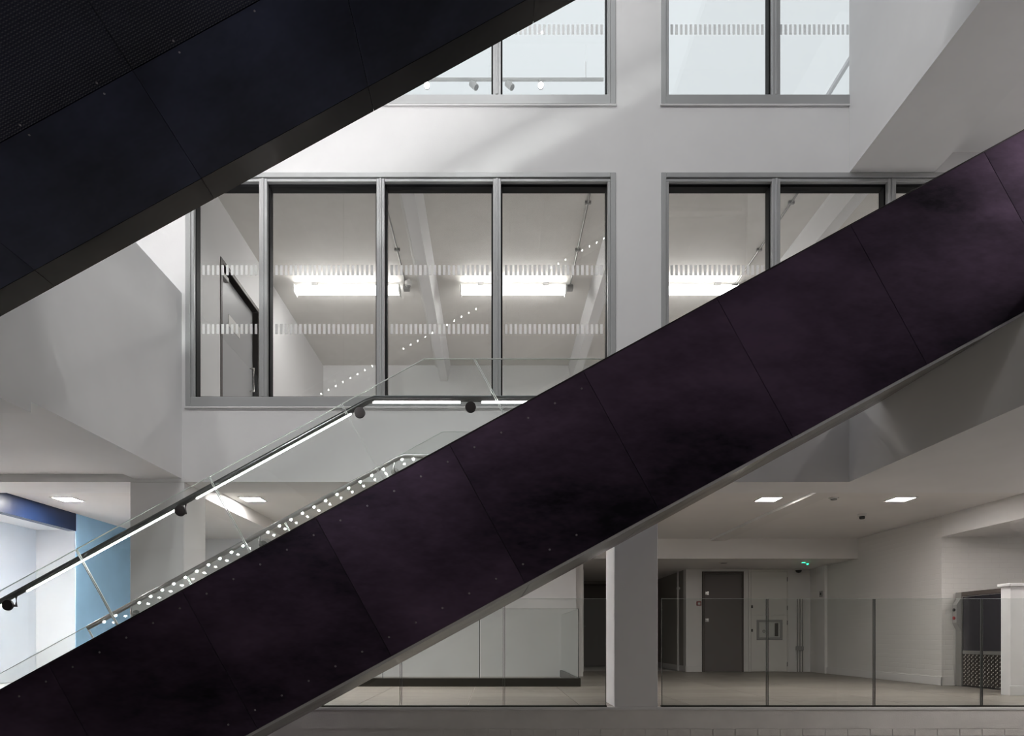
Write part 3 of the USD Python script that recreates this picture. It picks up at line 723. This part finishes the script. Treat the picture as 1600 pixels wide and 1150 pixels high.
for px in (1245.5, 1249.5, 1253.5):
    x = wx(px, R); part(cd, 'conduit', tube([(x, YW - 0.014, 0.0), (x, YW - 0.014, wz(936, R))], 0.011, 10), CONDUIT, smooth=40)
part(cd, 'junction_box', bx(wx(1242.5, R), wx(1254.5, R), YW - 0.05, YW - 0.026, zj - 0.045, zj + 0.045, 0.005), GREYP)
x, z = wx(1250, 2.03), CZL
cc = thing('dome_camera', 'small dark security camera dome under the far soffit', 'camera', (x, YW - 0.15, z))
part(cc, 'mount', lathe([(0, 0), (0.085, 0), (0.085, 0.02), (0.07, 0.035), (0, 0.035)], (x, YW - 0.15, z), '-z', 24), PLASTIC, smooth=40)
part(cc, 'dome', lathe([(0.062, 0.035), (0.058, 0.06), (0.04, 0.083), (0.0, 0.093)], (x, YW - 0.15, z), '-z', 24), DARKP, smooth=60)
for rr, px, lab in ((1.955, 1294.5, 'small grey switch on the right wall pilaster'),):
    y, z = wy(1.975), wz(928, 1.975)
    sw = thing('light_switch', lab, 'switch', (XRW - 0.05, y, z))
    part(sw, 'switch_plate', bx(XRW - 0.065, XRW - 0.05, y - 0.06, y + 0.06, z - 0.06, z + 0.06, 0.004), GREYP)
    part(sw, 'rocker', bx(XRW - 0.072, XRW - 0.065, y - 0.02, y + 0.02, z - 0.025, z + 0.025, 0.002), DARKP)
# corridor pipes and doors
cpz = thing('corridor_pipe', 'pale vertical pipe on the dark corridor wall left of the door', 'pipe', (3.97, wy(2.13), 0))
part(cpz, 'pipe', tube([(3.965, wy(2.13), 0.0), (3.965, wy(2.13), CZL)], 0.025, 12), WARM, smooth=40)
part(cpz, 'pipe_clip', bx(3.935, 4.0, wy(2.13) - 0.03, wy(2.13) + 0.03, 1.75, 1.8, 0.004), PLASTIC)
d3 = thing('door_3', 'dark door at the end of the corridor', None, kind='structure')
part(d3, 'door_leaf', bx(2.05, 2.95, 10.16, 10.2, 0.0, 2.0, 0.004), DOORG)
part(d3, 'door_frame', cat(bx(1.99, 2.05, 10.14, 10.2, 0, 2.06, 0.004), bx(2.95, 3.01, 10.14, 10.2, 0, 2.06, 0.004), bx(2.05, 2.95, 10.14, 10.2, 2.0, 2.06, 0.004)), DOORF)
part(d3, 'door_handle', tube([(2.15, 10.16, 1.0), (2.15, 10.11, 1.0), (2.28, 10.11, 1.0)], 0.01, 8), CHROME)

# platform lift at the right
lx, ly0, ly1, lh = 1049 / S, wy(1.30), wy(1.437), 1.365
pl = thing('platform_lift', 'low platform lift with a dark glazed gate and chequer plate at far right', 'lift', (lx + 0.5, (ly0 + ly1) / 2, 0))
yfar = wy(1.455) - 0.03
yn = ly0 - 0.02
part(pl, 'enclosure', cat(bx(lx + 0.03, XR - 0.8, yfar - 0.04, yfar, 0, lh, 0.004), bx(lx + 0.03, XR - 0.8, yn, yn + 0.04, 0, lh, 0.004), bx(XR - 0.84, XR - 0.8, yn + 0.04, yfar - 0.04, 0, lh, 0.004)), GREYP)
part(pl, 'gate_post', bx(lx - 0.02, lx + 0.05, ly1 - 0.03, yfar, 0, lh, 0.006), CONDUIT)
part(pl, 'gate_post', bx(lx - 0.02, lx + 0.05, yn, ly0 + 0.04, 0, lh, 0.006), CONDUIT)
part(pl, 'gate_head', bx(lx - 0.02, lx + 0.05, ly0 + 0.04, ly1 - 0.03, lh - 0.06, lh, 0.006), DOORF)
zk2 = 0.47
gt_ = part(pl, 'gate', bx(lx, lx + 0.025, ly0 + 0.05, ly1 - 0.04, zk2 + 0.05, lh - 0.07, 0.002), LIFTG, 'dark glazed upper gate panel')
part(gt_, 'gate_rail', bx(lx - 0.008, lx + 0.03, ly0 + 0.045, ly1 - 0.035, zk2, zk2 + 0.05, 0.004), CONDUIT)
kp = part(pl, 'kick_plate', bx(lx, lx + 0.03, ly0 + 0.05, ly1 - 0.04, 0.02, zk2, 0.002), CHEQ, 'chequer plate lower gate panel')
studs = []
ny, nzz = 11, 8
for i in range(ny):
    for j in range(nzz):
        yc = ly0 + 0.05 + (i + 0.5) * (ly1 - ly0 - 0.09) / ny; zc = 0.02 + (j + 0.5) * (zk2 - 0.02) / nzz
        for sgn, oy, oz in ((1, -0.012, 0.012), (1, 0.016, -0.014)):
            m = trimesh.creation.icosphere(1, 0.011); m.apply_scale((0.45, 0.75, 1.25))
            m.apply_transform(trimesh.transformations.rotation_matrix(math.radians(40), (1, 0, 0)))
            m.apply_translation((lx, yc + oy, zc + oz)); studs.append(m)
part(kp, 'raised_studs', cat(studs), CHEQS, kind='stuff', smooth=True)
cs = thing('lift_control_box', 'small grey control station with two buttons on the lift gate post', 'control box', (lx - 0.05, ly1 + 0.03, 1.05))
cy = ly1 + 0.02
hull = trimesh.convex.convex_hull(np.array([(lx - 0.021, cy - 0.05, 0.80), (lx - 0.021, cy + 0.05, 0.80), (lx - 0.021, cy - 0.05, 1.28), (lx - 0.021, cy + 0.05, 1.28),
                                            (lx - 0.085, cy - 0.045, 0.92), (lx - 0.085, cy + 0.045, 0.92), (lx - 0.085, cy - 0.045, 1.18), (lx - 0.085, cy + 0.045, 1.18)]))
part(cs, 'housing', hull, GREYP)
for zc, mt in ((1.11, DARKP), (0.99, REDP)):
    part(cs, 'button', lathe([(0, 0), (0.024, 0), (0.024, 0.012), (0.0, 0.015)], (lx - 0.085, cy, zc), '-x', 16), mt)
# low white wall in front of the lift
r_ = 1.2
uw = thing('low_wall', 'white waist high wall with a cap at the right edge', 'wall', (wx(1590, r_), wy(r_), 0), kind='structure')
x0_ = wx(1579.5, r_)
part(uw, 'wall_face', bx(x0_, XR, wy(r_), wy(r_) + 0.16, 0, 1.325), WHITE)
part(uw, 'cap', bx(x0_ - 0.03, XR, wy(r_) - 0.03, wy(r_) + 0.19, 1.325, 1.365, 0.008), WHITE)
part(uw, 'skirting', bx(x0_ - 0.018, XR, wy(r_) - 0.018, wy(r_), 0, 0.12, 0.004), WHITE)

# ================================================================== LAMPS AND DETECTORS
def downlight(x, y, z, label, lens, src=None, group=None):
    t = thing('downlight', label, 'ceiling light', (x, y, z), group)
    w_ = 0.125
    part(t, 'trim', cat(bx(x - w_ - 0.02, x - w_, y - w_ - 0.02, y + w_ + 0.02, z - 0.008, z, 0.002), bx(x + w_, x + w_ + 0.02, y - w_ - 0.02, y + w_ + 0.02, z - 0.008, z, 0.002),
                        bx(x - w_, x + w_, y - w_ - 0.02, y - w_, z - 0.008, z, 0.002), bx(x - w_, x + w_, y + w_, y + w_ + 0.02, z - 0.008, z, 0.002)), PLASTIC)
    part(t, 'lens', bx(x - w_, x + w_, y - w_, y + w_, z - 0.006, z), lens)
    return t


y28 = wy(1.283)
dl = [(-855, 'bright square downlight at far left beside the dark blue header', DOWN), (-484, 'bright square downlight beside the left ceiling rib', DOWN),
      (550, 'square downlight left of the pair right of the middle column', DOWND), (815, 'square downlight right of the pair right of the middle column', DOWND)]
for X, lab, m in dl: downlight(X / S, y28, CZ, lab, m)
downlight(-1.0, y28, CZ, 'square downlight hidden behind the purple stair', DOWN)
downlight(-7.0, wy(1.36), CZ, 'square downlight of the bright side room at the left', DOWN)
downlight(-7.0, wy(1.12), CZ, 'added square downlight to brighten the side room, nearest the facade', DOWN)  # second downlight added to brighten the side room
downlight(7.35, wy(1.12), wz(998 - 232), 'square downlight over the platform lift', DOWND)


def ftube(x, y, z, label):
    t = thing('batten_light', label, 'strip light', (x, y, z), None)
    L = 0.745
    part(t, 'batten', cat(bx(x - L, x + L, y - 0.05, y + 0.05, z - 0.04, z, 0.004), bx(x - 0.5, x - 0.42, y - 0.03, y + 0.03, z, z + 0.05), bx(x + 0.42, x + 0.5, y - 0.03, y + 0.03, z, z + 0.05)), GREYP)
    prof = [(0.085 * math.cos(a), -0.035 - 0.075 * math.sin(a)) for a in np.linspace(0, math.pi, 9)]
    m = trimesh.creation.extrude_polygon(Polygon([(0.085, -0.03)] + prof + [(-0.085, -0.03)]), 2 * L - 0.03, engine='earcut')
    v = m.vertices; v = np.stack([v[:, 2] - L + 0.015 + x, v[:, 0] + y, v[:, 1] + z], 1)
    mm = trimesh.Trimesh(v, m.faces, process=False); mm.fix_normals()
    part(t, 'diffuser', mm, TUBE, smooth=40)
    part(t, 'end_cap', cat(bx(x - L - 0.004, x - L + 0.015, y - 0.088, y + 0.088, z - 0.112, z, 0.006), bx(x + L - 0.015, x + L + 0.004, y - 0.088, y + 0.088, z - 0.112, z, 0.006)), PLASTIC)
    return t


y14 = wy(1.40)
for px, lab in ((543, 'lit strip light under the ceiling in the left bay of the glazed room'), (802, 'lit strip light under the ceiling in the middle bay of the glazed room'),
                (1070, 'lit strip light cut off by the purple stair in the right bay')):
    ftube(wx(px, 1.4), y14, CZ1 - 0.05, lab)
ftube(5.2, y14, CZ1 - 0.05, 'lit strip light hidden behind the purple stair at far right')
for k, (x, lab) in enumerate(((-1.25, 'thin conduit along the ceiling beside the left strip light'), (1.08, 'thin conduit along the ceiling to the middle strip light'), (3.42, 'thin conduit along the ceiling to the right strip light'))):
    z = CZ1 - 0.018
    t = thing('ceiling_conduit', lab, 'conduit', (x, 0.3, z))
    part(t, 'conduit', tube([(x, FACADE_T + 0.002, z), (x, y14 + 0.02, z)], 0.011, 10), CONDUIT, smooth=40)
    part(t, 'saddle', cat(*[bx(x - 0.035, x + 0.035, yy - 0.014, yy + 0.014, z - 0.016, CZ1, 0.003) for yy in (0.95, 1.9)]), GREYP)
    part(t, 'conduit_box', bx(x - 0.045, x + 0.045, y14 + 0.03, y14 + 0.12, z - 0.045, CZ1, 0.006), GREYP)
t = thing('presence_sensor', 'small round sensor at the right end of the left strip light', 'sensor', (-1.17, y14 + 0.25, CZ1))
part(t, 'sensor_base', lathe([(0, 0), (0.05, 0), (0.05, 0.05), (0.04, 0.06), (0, 0.06)], (-1.20, y14 - 0.10, CZ1 - 0.03), '-z', 20), PLASTIC, smooth=40)
part(t, 'sensor_lens', lathe([(0.032, 0.06), (0.028, 0.078), (0, 0.088)], (-1.20, y14 - 0.10, CZ1 - 0.03), '-z', 20), GREYP, smooth=40)
part(t, 'sensor_stem', tube([(-1.20, y14 - 0.10, CZ1), (-1.20, y14 - 0.10, CZ1 - 0.03)], 0.02, 10), PLASTIC)
solo('cable_trunking', bx(-1.075, -1.045, FACADE_T, RY1, CZ1 - 0.028, CZ1, 0.003), PLASTIC, 'thin white cable trunking along the ceiling beside the left rib', 'trunking')

# track with spotlights under the glazed roof
rt = 1.4; yt = wy(rt); zt = EYE + 872 * rt / S
tk = thing('lighting_track', 'slim pale lighting track under the glazed roof', 'track', (0, yt, zt))
part(tk, 'track_rail', bx(-4.4, 1.55, yt - 0.018, yt + 0.018, zt, zt + 0.035, 0.003), PLASTIC)
for xh in (-4.0, -1.4, 1.3):
    part(tk, 'suspension_rod', tube([(xh, yt, zt + 0.035), (xh, yt, CZ2 + 0.06)], 0.006, 8), CHROME)
for px, on, lab in ((667, 1, 'lit track spotlight close to the blue black stair'), (741, 0, 'unlit track spotlight left of the upper mullion'),
                    (797, 0, 'unlit track spotlight right of the upper mullion'), (845, 1, 'lit track spotlight in the middle of the upper right pane')):
    x = wx(px, rt); z = zt - 0.05
    t = thing('track_spotlight', lab, 'spotlight', (x, yt, zt))
    d = np.array([0 - x, -D0 - yt, EYE + 1.5 - z]); d /= np.linalg.norm(d)
    if not on: d = np.array([0.6, -0.3, -0.74])
    c = np.array([x, yt, z - 0.02])
    part(t, 'adaptor', bx(x - 0.03, x + 0.03, yt - 0.015, yt + 0.015, zt - 0.035, zt - 0.001, 0.003), PLASTIC)
    part(t, 'spot_body', tube([c - d * 0.07, c + d * 0.05], 0.042, 18), PLASTIC, smooth=40)
    part(t, 'spot_lens', tube([c + d * 0.0495, c + d * 0.053], 0.036, 18), SPOT if on else GREYP)

# detectors
def puck(name, label, cat_, x, y, z, r0=0.055, h=0.05, extra=None):
    t = thing(name, label, cat_, (x, y, z))
    part(t, 'base', lathe([(0, 0), (r0, 0), (r0, h * 0.35), (r0 * 0.85, h * 0.45), (0, h * 0.45)], (x, y, z), '-z', 24), PLASTIC, smooth=40)
    part(t, 'sensing_head', lathe([(r0 * 0.62, h * 0.45), (r0 * 0.66, h * 0.8), (r0 * 0.5, h), (0, h * 1.05)], (x, y, z), '-z', 24), extra or GREYP, smooth=40)
    return t


puck('smoke_detector', 'round smoke detector on the lower ceiling near the right wall', 'detector', 826 / S, wy(1.436), CZ, 0.06, 0.075, DARKP)
for k, (gx, gy) in enumerate(((5.0, -1.5), (6.8, -1.5))):  # unseen downlights added to brighten the lower wall at the right
    downlight(gx, gy, SOF, 'added unseen square downlight under the right gallery for fill light, %s' % ('nearest the middle', 'farthest right')[k], ADDED_GALL)
for k, gy in enumerate((-1.6, -4.2)):  # unseen downlights added so light bounces up to the upper beam
    downlight(5.6, gy, wz(238), 'added unseen square downlight under the upper right gallery for fill light, %s' % ('nearest the facade', 'nearest the front')[k], ADDED_GALL)
puck('motion_sensor', 'flat round sensor between the two right downlights', 'sensor', 676 / S, wy(1.273), CZ, 0.06, 0.03)
puck('motion_sensor', 'flat round sensor on the far soffit above the dark grey door', 'sensor', 675 / S, wy(1.88), CZL, 0.09, 0.02)
t = thing('emergency_light', 'small emergency light with a green glow on the far soffit', 'emergency light', (921 / S, wy(1.88), CZL))
x, y = 921 / S, wy(1.88)
part(t, 'base', lathe([(0, 0), (0.05, 0), (0.05, 0.012), (0.035, 0.02), (0, 0.02)], (x, y, CZL), '-z', 20), PLASTIC, smooth=40)
part(t, 'indicator', cat(lathe([(0, 0.02), (0.02, 0.02), (0.018, 0.04), (0, 0.045)], (x, y, CZL), '-z', 14), bx(x - 0.1, x - 0.055, y - 0.02, y + 0.02, CZL - 0.01, CZL - 0.001)), GREEN)

# unseen high bay lamps added to light the atrium, above the picture
for k, (x, y, z, lab) in enumerate(((-4.6, -5.0, 9.4, 'leftmost'), (-2.2, -5.0, 9.4, 'middle'), (0.2, -5.0, 9.4, 'rightmost'))):
    t = thing('high_bay_lamp', 'added unseen high bay lamp to light the atrium, %s of the three' % lab, 'added lamp', (x, y, z))
    part(t, 'shade', lathe([(0.22, 0.0), (0.20, 0.12), (0.10, 0.26), (0.05, 0.30), (0, 0.30)], (x, y, z), 'z', 28), RAILB, smooth=40)
    part(t, 'lens', lathe([(0, 0.012), (0.19, 0.012), (0.19, 0.02), (0, 0.02)], (x, y, z), 'z', 24), ADDED_HIGH)
    part(t, 'cord', tube([(x, y, z + 0.29), (x, y, ROOF)], 0.008, 8), BLACK)
c = np.array([-2.9, -6.0, 3.95]); d = np.array([0.30, 1.0, 0.14]); d /= np.linalg.norm(d)  # unseen spotlight added to wash the facade and throw the stair shadow
t = thing('wall_washer', 'added unseen cylindrical spotlight in the atrium to light the facade', 'spotlight', c)
side_ = np.cross(d, [0, 0, 1.0]); side_ /= np.linalg.norm(side_); up_ = np.cross(side_, d)
def ring_tube(r0, r1, a, b, n=32):
    prof = [(r0, a), (r1, a), (r1, b), (r0, b), (r0, a)]
    m = trimesh.creation.revolve(np.array(prof), sections=n); v = m.vertices
    m = trimesh.Trimesh(c + v[:, :1] * side_ + v[:, 1:2] * up_ + v[:, 2:3] * d, m.faces, process=False); m.fix_normals(); return m
part(t, 'snoot', cat(ring_tube(0.135, 0.145, -0.02, 0.20), ring_tube(0.0, 0.145, -0.10, -0.02)), BLACK)
part(t, 'lens', ring_tube(0.0, 0.12, -0.015, -0.005), ADDED_SPOT)
part(t, 'cord', tube([c + [0, -0.04, 0.15], (c[0], c[1] - 0.04, ROOF)], 0.008, 8), BLACK)
